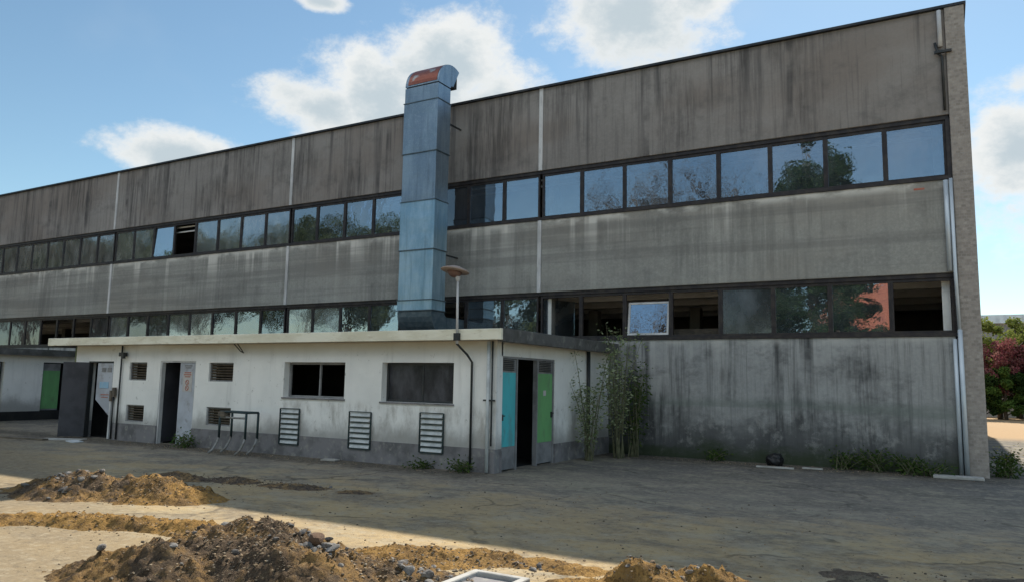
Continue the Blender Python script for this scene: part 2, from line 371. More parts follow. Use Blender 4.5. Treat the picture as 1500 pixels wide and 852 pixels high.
# continuous dark heads and sills of the two window bands, recessed behind the panels
for z0,z1 in ((2.78,4.08),(6.03,7.42)):
    P(MB().box(-47.8,.285,FY+.04,FY+.2,z1-.09,z1-.001),'window_head',M['frame'])
    P(MB().box(-47.8,.285,FY-.03,FY+.2,z0+.001,z0+.075),'window_sill',M['frame'])
    P(MB().box(.215,.295,FY-.015,FY+.2,z0+.08,z1-.095),'end_mullion',M['frame'])
def window(x0,x1,z0,z1,state,joint):
    fw=.05; y0,y1=FY+.07,FY+.14
    r0=x0+(.03 if joint else 0)
    m=MB(); m.box(r0+.001,r0+fw,y0,y1,z0,z1); m.box(x1-fw,x1-.001,y0,y1,z0,z1); m.box(r0+fw,x1-fw,y0,y1,z1-.06,z1); m.box(r0+fw,x1-fw,y0,y1,z0,z0+.05)
    wn=P(m,'window',M['frame'])
    gx0,gx1,gz0,gz1=r0+fw,x1-fw,z0+.05,z1-.06
    if state=='open': return wn
    ym=FY+.105; cx,cz=(gx0+gx1)/2,(gz0+gz1)/2
    if state=='edge':    # sash swung inwards, its pale edge shows at the left
        Mx=Matrix.Translation((gx0+.02,ym,0))@Matrix.Rotation(R(62),4,'Z')
        s=MB(); s.box(0,gx1-gx0-.04,-.012,.012,gz0+.02,gz1-.02,Mx); P(s,'pane',M['glass'],wn)
        s=MB(); s.box(gx0+.10,gx0+.19,ym+.1,ym+.14,gz0,gz1); P(s,'sash',M['innerwhite'],wn); return wn
    if state=='tilt':    # hopper sash leaning outwards at the top
        Mx=Matrix.Translation((cx,ym,gz0))@Matrix.Rotation(R(-8),4,'X')
        H=(gz1-gz0)*.82; W=(gx1-gx0)/2-.02
        s=MB(); s.box(-W+.05,W-.05,-.004,.004,.05,H-.05,Mx); P(s,'pane',M['glasshi'],wn)
        s=MB(); s.box(-W,-W+.05,-.02,.02,0,H,Mx); s.box(W-.05,W,-.02,.02,0,H,Mx); s.box(-W+.05,W-.05,-.02,.02,0,.05,Mx); s.box(-W+.05,W-.05,-.02,.02,H-.05,H,Mx)
        P(s,'sash',M['joint'],wn); return wn
    if state=='lean':
        tx,tz=R(-2.5),0
    else: tx,tz=R(random.uniform(-.8,.8)),R(random.uniform(-.8,.8))
    Mx=Matrix.Translation((cx,ym,cz))@Matrix.Rotation(tz,4,'Z')@Matrix.Rotation(tx,4,'X')
    W,H=(gx1-gx0)/2,(gz1-gz0)/2
    mt={'glass':M['glass'],'dirty':M['glassdirty'],'dark':M['glassdark'],'lean':M['glasshi'],'grey':M['glassgrey']}[state]
    s=MB(); s.box(-W,W,-.003,.003,-H,H,Mx); P(s,'pane',mt,wn)
    return wn
lowst={0:'open',1:'glass',2:'glass',3:'grey',4:'open',5:'tilt',6:'open',7:'edge',8:'glass',9:'glass',10:'open',21:'dark',22:'dark',24:'dark',25:'open',26:'open',27:'open',28:'dark',29:'dark',30:'dark',31:'dark'}
upst={20:'open',21:'lean',10:'dark',16:'dirty',17:'dirty',18:'dirty',19:'dirty'}
for k in range(32):
    b=k//8; x1=EX[b]-(.04 if k%8==0 else 0) ; wd=(EX[b]-EX[b+1])/8
    xr=EX[b]-(k%8)*wd-(.05 if k%8==0 else 0); xl=EX[b]-(k%8+1)*wd
    jt=(k%8==7)
    if k==0: xr=.212
    window(xl,xr,6.03+.077,7.42-.093,upst.get(k,'dirty' if k>=22 else 'glass'),jt)
    window(xl,xr,2.78+.077,4.08-.093,lowst.get(k,'dirty' if k in(14,15,19,20,23) else 'glass'),jt)
for i in range(1,5):   # pale interior columns beside the joints
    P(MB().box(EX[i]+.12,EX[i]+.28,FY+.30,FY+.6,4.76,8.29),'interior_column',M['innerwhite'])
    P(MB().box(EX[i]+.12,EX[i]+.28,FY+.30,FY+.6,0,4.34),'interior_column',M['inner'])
P(MB().box(-.04,.12,FY+.26,FY+.5,4.76,8.29),'interior_column',M['innerwhite'])
P(MB().box(.0,.15,FY+.26,FY+.5,0,4.34),'interior_column',M['innerwhite'])
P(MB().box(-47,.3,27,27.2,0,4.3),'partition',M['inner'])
for k in range(4):
    P(MB().box(-47.4,.35,19.2+k*1.7,19.45+k*1.7,3.95,4.345),'ceiling_beam',M['innerwhite'])
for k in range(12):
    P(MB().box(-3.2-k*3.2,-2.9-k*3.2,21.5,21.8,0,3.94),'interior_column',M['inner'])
P(MB().box(-6.6,-4.2,18.6,19.1,2.2,3.1),'cabinet',M['woodbrown'])
tr=MB()
for zz in (7.02,7.2): tr.box(-47,.2,FY+.26,FY+.30,zz,zz+.045)
P(tr,'light_rail',M['innerwhite'])
# downpipes on the corner
def pipe(pts,r,n='downpipe',m='zinc',par=fb,seg=10):
    return P(MB().tube(pts,r,seg),n,M[m],par,smooth=True)
pipe([(.19,FY-.07,2.72),(.19,FY-.07,.02)],.042)
pipe([(.285,FY-.115,2.9),(.285,FY-.115,.02)],.045)
pipe([(.17,FY-.06,6.0),(.17,FY-.06,4.1)],.05)
pipe([(.26,FY-.10,6.02),(.26,FY-.10,4.05),(.28,FY-.10,2.9)],.035)
pipe([(.20,FY-.05,9.70),(.20,FY-.05,8.9)],.045,m='joint')
pipe([(.10,FY-.04,9.0),(.16,FY-.05,8.75),(.22,FY-.05,8.68),(.225,FY-.05,7.5)],.028,m='darkmetal')
P(MB().box(.08,.40,FY-.13,FY-.065,8.74,8.79),'pipe_bracket',M['darkmetal'])
# wall patches: spalls below the upper band
P(MB().box(-.42,-.22,FY-.004,FY+.05,5.86,5.90),'rust_stain',M['signred'])

# ------------------------------------------------------------------ exhaust duct
d=thing('exhaust_duct','tall square galvanised duct climbing the facade with rusty gooseneck top','duct',(-12.36,16.5,2.7))
DX0,DX1,DY0,DY1=-12.93,-11.79,16.20,16.80
seams=[9.86,9.40,7.93,6.56,5.20,3.84,3.56]
mats=['duct1','duct1','duct1','duct2','duct2','duct2']
for i in range(6):
    a,b=seams[i+1],seams[i]
    e=0.012*(i%2); s=MB(); s.box(DX0-e,DX1+e,DY0-e,DY1+e,a+.012,b-.012)
    P(s,'duct_section',M[mats[i]],d,.006)
    s=MB(); s.box(DX0-.03,DX1+.03,DY0-.03,DY1+.03,a-.011,a+.011); P(s,'flange',M['ductseam'],d)
def elbow(cy,cz,ri,ro,a0,a1,x0,x1,n=10):
    s=MB(); v=[]
    for k in range(n+1):
        t=R(a0+(a1-a0)*k/n)
        for r in (ri,ro):
            for x in (x0,x1): v.append((x,cy+r*math.cos(t),cz+r*math.sin(t)))
    f=[]
    for k in range(n):
        o=4*k; f+=[(o,o+1,o+5,o+4),(o+2,o+6,o+7,o+3),(o,o+4,o+6,o+2),(o+1,o+3,o+7,o+5)]
    f+=[(0,2,3,1),(4*n,4*n+1,4*n+3,4*n+2)]
    return s.add(v,f)
def elbow_sheet(cy,cz,ro,a0,a1,x0,x1,n=10):
    s=MB(); v=[];f=[]
    for k in range(n+1):
        t=R(a0+(a1-a0)*k/n)
        for r in (ro,ro+.008):
            for x in (x0,x1): v.append((x,cy+r*math.cos(t),cz+r*math.sin(t)))
    for k in range(n):
        o=4*k; f+=[(o,o+1,o+5,o+4),(o+2,o+6,o+7,o+3),(o,o+4,o+6,o+2),(o+1,o+3,o+7,o+5)]
    f+=[(0,2,3,1),(4*n,4*n+1,4*n+3,4*n+2)]
    return s.add(v,f)
ccy,ccz=DY1+.08,9.885
P(elbow(ccy,ccz,.08,.68,180,62,DX0,DX1,12),'elbow',M['duct1'],d,smooth=False)
P(elbow_sheet(ccy,ccz,.681,176,100,DX0+.10,DX1-.05,10),'cover_sheet',M['ductrust'],d)
P(MB().box(DX0+.06,DX1-.06,ccy+.03,ccy+.30,ccz+.1,ccz+.5),'opening',M['black'],d)  # black block stands in for the shade inside the duct mouth
# lower elbow into the window
P(elbow(DY1+.12,3.535,.12,.72,180,270,DX0,DX1,8),'lower_elbow',M['ductseam'],d)
P(MB().box(DX0,DX1,DY1+.13,FY+.3,2.82,3.41),'wall_connection',M['ductseam'],d)
for z in (8.95,5.15):
    P(MB().box(DX1-.25,DX1-.21,DY1+.014,FY-.003,z,z+.04),'bracket',M['darkmetal'],d); P(MB().box(DX0+.21,DX0+.25,DY1+.014,FY-.003,z,z+.04),'bracket',M['darkmetal'],d)

# ------------------------------------------------------------------ annex
AY=12.25; AX0,AX1=-21.05,-7.35; ZR=2.48
an=thing('white_annex','low white single-storey annex with cream roof fascia standing before the factory','building',(-14,AY,0))
def wall_with_holes(x0,x1,z0,z1,holes,axis='x',p0=AY,p1=AY+.22):
    xs=sorted({x0,x1,*[h[0] for h in holes],*[h[1] for h in holes]}); zs=sorted({z0,z1,*[h[2] for h in holes],*[h[3] for h in holes]})
    m=MB()
    idx={}
    def vert(i,j,k):
        if (i,j,k) not in idx:
            a=xs[i];b=zs[j];p=(p0,p1)[k]
            idx[(i,j,k)]=len(m.v); m.v.append((a,p,b) if axis=='x' else (p,a,b))
        return idx[(i,j,k)]
    def solid(i,j):
        if i<0 or j<0 or i>=len(xs)-1 or j>=len(zs)-1: return False
        cx,cz=(xs[i]+xs[i+1])/2,(zs[j]+zs[j+1])/2
        return not any(h[0]<cx<h[1] and h[2]<cz<h[3] for h in holes)
    for i in range(len(xs)-1):
        for j in range(len(zs)-1):
            if not solid(i,j): continue
            for k in (0,1): m.f.append((vert(i,j,k),vert(i+1,j,k),vert(i+1,j+1,k),vert(i,j+1,k)))
            for (di,dj,e) in ((-1,0,((i,j),(i,j+1))),(1,0,((i+1,j),(i+1,j+1))),(0,-1,((i,j),(i+1,j))),(0,1,((i,j+1),(i+1,j+1)))):
                if not solid(i+di,j+dj):
                    (a,b),(c,q)=e; m.f.append((vert(a,b,0),vert(c,q,0),vert(c,q,1),vert(a,b,1)))
    return m
FW=[(-12.94,-11.13,1.27,2.05),(-10.12,-8.33,1.25,2.05)]
SV=[(-18.60,-17.88,1.56,2.03),(-18.62,-17.88,.50,.93),(-15.48,-14.62,1.58,2.03),(-15.48,-14.62,.54,.97)]
DR=[(-20.45,-19.30,-.1,2.05),(-17.33,-15.97,-.1,2.07)]
P(wall_with_holes(AX0,AX1,0.44,ZR,[(a,b,c if c>0.44 else .44,e) for a,b,c,e in FW+SV+DR]),'wall',M['white'],an)
for a,b in ((AX0,DR[0][0]),(DR[0][1],DR[1][0]),(DR[1][1],AX1)): P(MB().box(a,b,AY-.02,AY+.22,-.1,.438),'plinth',M['plinth'],an)
# right side wall, with the double door opening
SD=(12.42,14.70,-.1,2.19)
P(wall_with_holes(AY+.223,FY-.003,.4,ZR,[(SD[0],SD[1],.4,SD[3])],'y',AX1-.22,AX1),'side_wall',M['white'],an)
for a,b in ((AY+.223,SD[0]),(SD[1],FY-.003)): P(MB().box(AX1-.22,AX1+.015,a,b,-.1,.398),'plinth',M['plinth'],an)
P(MB().box(AX0,AX0+.2,AY+.223,FY-.003,-.1,ZR),'side_wall',M['white'],an)
P(MB().box(-21.93,-7.10,AY-.27,FY-.01,ZR+.003,2.60),'roof_slab',M['roofm'],an)
P(MB().box(-21.95,-7.08,AY-.32,AY-.25,2.47,2.68),'front_fascia',M['fascia'],an,.012)
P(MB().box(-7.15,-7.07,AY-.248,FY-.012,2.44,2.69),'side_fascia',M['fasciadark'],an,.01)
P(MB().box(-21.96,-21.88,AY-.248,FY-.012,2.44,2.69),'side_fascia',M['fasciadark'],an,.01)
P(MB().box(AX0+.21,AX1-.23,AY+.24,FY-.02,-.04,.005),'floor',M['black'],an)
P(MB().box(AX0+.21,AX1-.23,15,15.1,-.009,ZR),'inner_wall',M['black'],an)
P(MB().box(AX0+.21,-18.81,13.0,13.1,-.009,ZR),'inner_wall',M['black'],an)  # near-black wall added so the room behind the torn door looks unlit
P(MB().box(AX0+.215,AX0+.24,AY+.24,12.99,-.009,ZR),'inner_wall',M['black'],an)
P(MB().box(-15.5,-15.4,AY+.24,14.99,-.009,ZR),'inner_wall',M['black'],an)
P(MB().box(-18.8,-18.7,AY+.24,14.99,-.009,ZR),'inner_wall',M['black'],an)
# large sliding windows
for i,(a,b,c,e) in enumerate(FW):
    yy=AY+.16
    m=MB(); m.box(a+.01,b-.01,yy,yy+.04,c+.005,c+.045); m.box(a+.01,b-.01,yy,yy+.04,e-.05,e-.005); m.box(a+.01,a+.06,yy,yy+.04,c+.045,e-.05); m.box(b-.06,b-.01,yy,yy+.04,c+.045,e-.05)
    xm=(a+b)/2+.05; m.box(xm-.02,xm+.02,yy-.01,yy+.03,c+.045,e-.05)
    wn=P(m,'window',M['doorgrey'] if i==0 else M['darkmetal'],an)
    if i==0:
        pass
    else:
        s=MB(); s.box(a+.06,xm-.02,yy+.022,yy+.028,c+.045,e-.05); P(s,'pane',M['glassslate'],wn)
        s=MB(); s.box(xm+.02,b-.06,yy+.002,yy+.008,c+.045,e-.05); P(s,'pane',M['glassslate'],wn)
    P(MB().box(a-.03,b+.03,AY-.025,AY+.15,c-.035,c-.001),'sill',M['plinth'],an)
# small louvred openings
for (a,b,c,e) in SV:
    m=MB(); m.box(a,a+.03,AY+.04,AY+.1,c,e); m.box(b-.03,b,AY+.04,AY+.1,c,e); m.box(a+.03,b-.03,AY+.04,AY+.1,c,c+.03); m.box(a+.03,b-.03,AY+.04,AY+.1,e-.03,e)
    f=P(m,'louvre_window',M['doorgrey'],an)
    s=MB(); n=6
    for k in range(n):
        z=c+.03+(e-c-.06)*(k+.5)/n; Mx=Matrix.Translation(((a+b)/2,AY+.07,z))@Matrix.Rotation(R(-35+random.uniform(-6,6)),4,'X')
        s.box(-(b-a)/2+.035,(b-a)/2-.035,-.03,.03,-.005,.005,Mx)
    P(s,'slats',M['woodbrown'],f)
# bar grilles under and beside the windows
for (a,b,c,e) in ((-12.98,-12.34,.24,1.02),(-10.95,-10.31,.26,1.02),(-9.11,-8.49,.29,1.06)):
    m=MB(); m.box(a+.017,a+.035,AY-.05,AY-.022,c,e); m.box(b-.035,b-.017,AY-.05,AY-.022,c,e)
    for k in range(8):
        z=c+(e-c)*k/7; m.box(a+.035,b-.035,AY-.048,AY-.024,z-.009,z+.009)
    f=P(m,'vent_grille',M['teal'],an)
    s=MB()
    for k in range(7):
        z=c+(e-c)*(k+.5)/7; Mx=Matrix.Translation(((a+b)/2,AY-.030,z))@Matrix.Rotation(R(-18),4,'X')
        s.box(-(b-a)/2+.06,(b-a)/2-.06,-.004,.004,-.036,.036,Mx)
    P(s,'slats',M['slatwhite'],f)
# front doors
m=MB(); a,b=DR[1][0],DR[1][1]
m.box(a,a+.04,AY+.02,AY+.12,0,2.03); m.box(b-.04,b,AY+.02,AY+.12,0,2.03); m.box(a,b,AY+.02,AY+.12,2.03,2.07)
P(m,'door_frame',M['joint'],an)
m=MB(); m.box(-16.60,b-.042,AY+.04,AY+.08,.03,2.02); dl=P(m,'door_leaf',M['greydoor'],an); dl['label']='pale grey door leaf with faded red signs'
s=MB(); s.box(-16.46,-16.12,AY+.030,AY+.038,1.32,1.80); P(s,'sign_panel',M['signwhite'],dl)
s=MB()
for z,wd in ((1.95,.28),(1.90,.22)): s.box(-16.29-wd/2,-16.29+wd/2,AY+.032,AY+.039,z-.014,z+.014)
P(s,'sign_lettering',M['doorgrey'],dl)
s=MB()
for z,wd in ((1.78,.24),(1.73,.28),(1.68,.20)): s.box(-16.29-wd/2,-16.29+wd/2,AY+.024,AY+.029,z-.012,z+.012)
# two ring shaped prohibition symbols, one above the other
for zc in (1.54,1.40):
    n=20
    for k in range(n):
        t0=2*math.pi*k/n; t1=2*math.pi*(k+1)/n
        v=[(-16.29+r*math.cos(t),yy_,zc+r*math.sin(t)) for yy_ in (AY+.023,AY+.029) for t in (t0,t1) for r in (.05,.066)]
        s.add(v,[(0,1,3,2),(4,6,7,5),(1,5,7,3),(0,2,6,4)])
    Mx=Matrix.Translation((-16.29,AY+.026,zc))@Matrix.Rotation(R(45),4,'Y'); s.box(-.05,.05,-.003,.003,-.007,.007,Mx)
P(s,'sign_symbols',M['signred'],dl)
m=MB(); Mx=Matrix.Translation((-17.29,AY+.05,0))@Matrix.Rotation(R(100),4,'Z'); m.box(0,.66,0,.04,.03,2.02,Mx); P(m,'door_leaf',M['darkdoor'],an)
# left door: dark leaf standing open, torn pale leaf
m=MB(); a,b=DR[0][0],DR[0][1]; m.box(a,a+.04,AY+.02,AY+.12,0,2.01); m.box(b-.04,b,AY+.02,AY+.12,0,2.01); m.box(a,b,AY+.02,AY+.12,2.01,2.05); P(m,'door_frame',M['darkmetal'],an)
lx0=-20.05; lx1=b-.042
m=MB(); pr=[(lx0,2.0),(lx1,2.0),(lx1,.55),(lx1-.08,.62),(lx0,1.02)]
n=len(pr); v=[(x,AY+.03,z) for x,z in pr]+[(x,AY+.06,z) for x,z in pr]
m.add(v,[tuple(range(n)),tuple(range(n,2*n))[::-1]]+[(i,(i+1)%n,(i+1)%n+n,i+n) for i in range(n)])
tl=P(m,'door_leaf',M['greydoor'],an); tl['label']='pale grey door leaf with its lower half torn away'
s=MB(); s.box(-19.90,-19.50,AY+.02,AY+.028,1.33,1.50); P(s,'blue_sign',M['signblue'],tl)
s=MB()
for xx in (-19.85,-19.60): s.box(xx,xx+.19,AY+.02,AY+.028,1.76,1.88)
P(s,'sign_lettering',M['doorgrey'],tl)
s=MB(); s.box(-19.82,-19.46,AY+.021,AY+.028,1.15,1.17); s.box(-19.80,-19.50,AY+.021,AY+.028,1.08,1.10); P(s,'red_lettering',M['signred'],tl)
m=MB(); Mx=Matrix.Translation((-20.40,AY-.0,0))@Matrix.Rotation(R(-118),4,'Z'); m.box(0.01,.62,0,.04,.03,2.02,Mx); P(m,'door_leaf',M['darkdoor'],an)['label']='dark grey door leaf standing open'
# side doors: cyan and green leaves either side of the black gap
m=MB(); X=AX1
for yy in (12.42,13.06,13.92,14.66): m.box(X-.12,X-.02,yy,yy+.04,0,2.15)
m.box(X-.12,X-.02,12.42,14.70,2.15,2.19); P(m,'door_frame',M['doorgrey'],an)
for (y0,y1,mm,lb) in ((12.462,13.058,'cyan','cyan door leaf with louvred top'),(13.962,14.658,'green','green door leaf with louvred top')):
    lf=P(MB().box(X-.09,X-.05,y0,y1,.03,2.14),'door_leaf',M['doorgrey'],an); lf['label']=lb
    s=MB(); s.box(X-.048,X-.040,y0+.01,y1-.01,.46,1.88); P(s,'painted_panel',M[mm],lf)
    s=MB()
    for k in range(6):
        Mx=Matrix.Translation((X-.04,(y0+y1)/2,1.93+k*.036))@Matrix.Rotation(R(35),4,'Y'); s.box(-.014,.014,-(y1-y0)/2+.08,(y1-y0)/2-.08,-.003,.003,Mx)
    P(s,'louvre',M['darkmetal'],lf)
    s=MB(); yh=y0+.06 if mm=='cyan' else y1-.06
    s.box(X-.04,X-.01,yh-.02,yh+.02,.96,1.08); s.box(X-.012,X+.0,yh-.015,yh+.07,1.04,1.06); P(s,'handle',M['darkmetal'],lf)
    if mm=='green':
        s=MB(); s.box(X-.038,X-.034,14.23,14.35,1.42,1.53); P(s,'sticker',M['signwhite'],lf)
# pipes on the annex
P(MB().tube([(-7.50,AY-.06,2.46),(-7.50,AY-.06,.02)],.035,10),'downpipe',M['slatwhite'],an,smooth=True)
P(MB().tube([(-7.42,AY-.05,2.46),(-7.42,AY-.05,.5)],.016,8),'conduit',M['darkmetal'],an,smooth=True)
P(MB().box(-7.60,-7.36,AY-.075,AY-.022,1.33,1.36),'pipe_bracket',M['darkmetal'],an)
P(MB().tube([(AX1+.06,16.35,2.44),(AX1+.06,16.35,.02)],.04,10),'downpipe',M['darkmetal'],an,smooth=True)
P(MB().tube([(-18.90,AY-.05,2.46),(-18.90,AY-.05,.02)],.022,8),'conduit',M['darkmetal'],an,smooth=True)
s=MB(); s.box(-18.90,-18.70,AY-.14,AY-.03,2.18,2.28); s.box(-18.75,-18.66,AY-.17,AY-.10,2.12,2.24); P(s,'wall_light',M['darkmetal'],an)
s=MB(); s.box(-19.27,-19.21,AY-.06,AY-.022,.02,1.3); P(s,'pale_post',M['joint'],an)
s=MB(); s.box(-19.24,-19.16,AY-.10,AY-.06,1.0,1.28); s.box(-19.15,-19.04,AY-.09,AY-.03,1.12,1.36); P(s,'switch_box',M['woodbrown'],an)
P(MB().tube([(-19.14,AY-.045,1.15),(-19.13,AY-.045,.02)],.02,8),'conduit',M['darkmetal'],an,smooth=True)
P(MB().tube([(-21.12,AY+.05,2.45),(-21.12,AY+.05,.02)],.045,8),'downpipe',M['leafp'],an,smooth=True)
s=MB(); 
for dx in (0,.12): s.tube([(-14.35+dx,AY-.25,2.46),(-14.30+dx*.6,AY-.10,2.30),(-14.27,AY-.03,2.26)],.012,6)
P(s,'cable_loop',M['darkmetal'],an)

# ------------------------------------------------------------------ left annex
lf=thing('small_annex','second low annex at the far left showing green doors on its side wall','building',(-29,15,0))
LX=-29.0
P(wall_with_holes(12.2,FY-.003,.32,2.34,[(13.0,14.35,.32,2.08),(15.68,16.85,.32,2.10)],'y',LX-.22,LX),'wall',M['white'],lf)
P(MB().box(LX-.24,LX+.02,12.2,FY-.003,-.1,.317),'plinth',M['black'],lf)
P(MB().box(-40,LX-.23,12.2,12.42,-.1,2.34),'wall',M['white'],lf)
P(MB().box(-40,LX+.32,11.95,FY-.01,2.343,2.46),'roof_slab',M['roofm'],lf)
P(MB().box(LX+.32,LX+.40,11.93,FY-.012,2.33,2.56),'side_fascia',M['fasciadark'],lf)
for y0,y1,g1 in ((13.04,14.31,14.25),(15.72,16.81,16.35)):
    q=P(MB().box(LX-.12,LX-.08,y0,g1,.34,2.06),'door_leaf',M['doorgrey'],lf); q['label']='green door leaf with dark louvred top'
    P(MB().box(LX-.078,LX-.07,y0+.01,g1-.01,.40,1.80),'painted_panel',M['green'],q)
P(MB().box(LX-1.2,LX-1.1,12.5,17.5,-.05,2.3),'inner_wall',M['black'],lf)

# ------------------------------------------------------------------ lamp on the annex roof edge
lp=thing('mast_lamp','short pale lamp mast with wide flat shade fixed to the annex roof edge','lamp',(-8.03,AY-.36,2.5))
P(MB().tube([(-8.03,AY-.36,2.40),(-8.05,AY-.36,3.63)],[.027,.022],10),'mast',M['joint'],lp,smooth=True)
def lathe(cx,cy,prof,n=16,Mx=None):
    s=MB(); v=[]
    for r,z in prof:
        for k in range(n):
            t=2*math.pi*k/n; q=Vector((r*math.cos(t),r*math.sin(t),z)); q=Mx@q if Mx else q; v.append(q+Vector((cx,cy,0)))
    f=[]
    for i in range(len(prof)-1):
        for k in range(n): a=i*n+k;b=i*n+(k+1)%n; f.append((a,b,b+n,a+n))
    f.append(tuple(range(n))); f.append(tuple((len(prof)-1)*n+k for k in range(n)))
    return s.add(v,f)
TT=Matrix.Translation((0,0,3.79))@Matrix.Rotation(R(5),4,'Y')@Matrix.Rotation(R(-8),4,'X')
P(lathe(-8.12,AY-.36,[(.27,-.015),(.285,.0),(.25,.03),(.10,.085),(.03,.10)],18,TT),'lamp_shade',M['shade'],lp,smooth=True)
P(lathe(-8.12,AY-.36,[(.06,-.12),(.11,-.09),(.15,-.017)],16,TT),'lamp_bowl',M['bowl'],lp,smooth=True)
P(lathe(-8.05,AY-.36,[(.03,3.59),(.045,3.63),(.045,3.68)],10),'collar',M['joint'],lp)
P(MB().tube([(-8.03,AY-.36,2.62),(-8.04,AY-.35,2.40),(-7.93,AY-.15,2.20),(-7.88,AY-.05,2.06),(-7.88,AY-.04,.05)],.022,8),'feed_cable',M['darkmetal'],lp,smooth=True)
P(MB().box(-8.09,-7.98,AY-.40,AY-.322,2.46,2.60),'clamp',M['darkmetal'],lp)

# ------------------------------------------------------------------ rack
rk=thing('metal_rack','small dark tubular metal rack with splayed worn feet before the annex','rack',(-13.7,11.6,0))
for x in (-14.12,-13.28):
    for dy,dx in ((0,0),(.28,.06)):
        yb=11.55+dy
        P(MB().tube([(x+dx,yb,.92),(x+dx,yb,.35)],.026,8),'leg',M['teal'],rk,smooth=True)
        P(MB().tube([(x+dx,yb,.36),(x+dx-.02,yb-.03,.24),(x+dx-.06,yb-.09,.10),(x+dx-.11,yb-.17,.02)],.026,8),'foot',M['rustrack'],rk,smooth=True)
    P(MB().tube([(x,11.55,.92),(x+.06,11.83,.92)],.024,8),'side_rail',M['teal'],rk,smooth=True)
for dy,z in ((0,.92),(.28,.92),(0,.80)):
    P(MB().tube([(-14.12+dy*.2,11.55+dy,z),(-13.28+dy*.2,11.55+dy,z)],.022,8),'top_rail' if z>.9 else 'lower_rail',M['teal'] if z>.9 else M['rustrack'],rk,smooth=True)
P(MB().box(-14.14,-13.94,11.50,11.60,.82,.93),'bracket_plate',M['woodbrown'],rk)

# ------------------------------------------------------------------ small debris
def one(mb,name,m,label,cat,group=None,bev=0,smooth=False):
    vs=np.array(mb.v); c=(float(vs[:,0].mean()),float(vs[:,1].mean()),float(vs[:,2].min()))
    o=mb.build(name,m,None,bev,smooth,loc=c); return tag(o,label,cat,group)
def slab(cx,cy,L,W,T,rz,z=0.004,tilt=0):
    Mx=Matrix.Translation((cx,cy,z+T/2))@Matrix.Rotation(R(rz),4,'Z')@Matrix.Rotation(R(tilt),4,'X'); return MB().box(-L/2,L/2,-W/2,W/2,-T/2,T/2,Mx)
one(slab(-3.2,16.75,.75,.10,.03,3),'plank',M['debris'],'pale board lying on the ground beside the black bundle','plank',bev=.004)
one(slab(-2.5,17.05,.40,.09,.03,2),'plank',M['debris'],'shorter pale board to the right of the black bundle','plank',bev=.004)
one(slab(.12,17.15,.85,.32,.05,2),'splash_slab',M['trough'],'light concrete slab under the twin corner downpipes','slab',bev=.008)
one(slab(-11.2,12.0,.35,.2,.03,12),'board_scrap',M['debris'],'small pale scrap lying before the annex plinth','scrap',bev=.004)
one(slab(-19.9,11.4,1.1,.35,.02,28,tilt=2),'sheet_scrap',M['debris'],'long pale sheet lying on the ground before the open dark door','scrap',bev=.003)
one(slab(-19.1,11.25,.6,.25,.02,-15,tilt=3),'sheet_scrap',M['slatwhite'],'short whitish sheet lying nearest the conduit and torn door','scrap',bev=.003)
one(slab(-20.9,10.9,1.8,.18,.04,8,tilt=0),'plank',M['woodbrown'],'long dark plank on the ground left of the annex doors','plank',bev=.004)
# black bundle
bm=bmesh.new(); bmesh.ops.create_icosphere(bm,subdivisions=4,radius=1)
for v in bm.verts:
    k=1+.28*mn.noise(v.co*1.7)+.12*mn.noise(v.co*5); v.co=Vector((v.co.x*.19*k,v.co.y*.15*k,max(v.co.z*.17*k+.09,0)))
me=bpy.data.meshes.new('bundle'); bm.to_mesh(me); bm.free(); me.materials.append(M['bag']); o=bpy.data.objects.new('bundle',me); o.location=(-3.3,17.35,.003); C.objects.link(o)
for f in me.polygons: f.use_smooth=True
tag(o,'small black crumpled bundle at the foot of the concrete wall','bundle')

# ------------------------------------------------------------------ earth mounds
def fbm(x,y,s,o=5):
    v=0;a=1;t=0
    for i in range(o): v+=a*mn.noise(Vector((x*s,y*s,3.1*i))); t+=a; a*=.55; s*=2.1
    return v/t
def mound(name,blobs,box,step,m,label,rough=.35,lump=.05,edge=.05):
    """blobs: (cx,cy,rx,ry,angle,h)"""
    def fz(x,y):
        h=0
        wx=x+.25*fbm(x,y,.9,3); wy=y+.25*fbm(x+9,y,.9,3)
        for cx,cy,rx,ry,an_,hh in blobs:
            dx,dy=wx-cx,wy-cy; c,s_=math.cos(R(an_)),math.sin(R(an_)); u=(dx*c+dy*s_)/rx; v=(-dx*s_+dy*c)/ry
            q=u*u+v*v; h=max(h,hh*math.exp(-q*1.25)) if True else h
        k=min(1,h/.12)
        h=h*(1+rough*fbm(x,y,2.2,5))+lump*k*(abs(fbm(x,y,5.5,5))*2-.2)+.07*k*(abs(fbm(x,y,11,4))-.12)+.03*k*fbm(x,y,30,3)
        return h-edge
    o=grid_sheet(name,*box,step,fz,m)
    # drop the faces that lie below the ground
    bm=bmesh.new(); bm.from_mesh(o.data)
    bmesh.ops.delete(bm,geom=[f for f in bm.faces if all(v.co.z<-.012 for v in f.verts)],context='FACES')
    bm.to_mesh(o.data); bm.free()
    tag(o,label,'dirt mound'); return fz
zA=mound('dirt_mound',[(-5.55,4.95,1.0,.62,28,.44),(-4.9,4.9,.85,.55,0,.38),(-5.9,4.3,.75,.45,20,.32),(-4.35,5.35,.8,.42,20,.17)],(-8.4,-3.0,3.0,6.7),.028,M['dirtdark'],'large dark rubble mound in the foreground nearest the camera',lump=.09)
zB=mound('dirt_mound',[(-8.4,5.35,1.5,.30,24,.17),(-7.3,5.65,.9,.28,12,.17),(-9.4,4.9,.9,.3,20,.13)],(-11,-5.6,3.9,6.8),.035,M['dirtochre'],'low ochre earth ridge between the foreground mound and the left heaps',lump=.07)
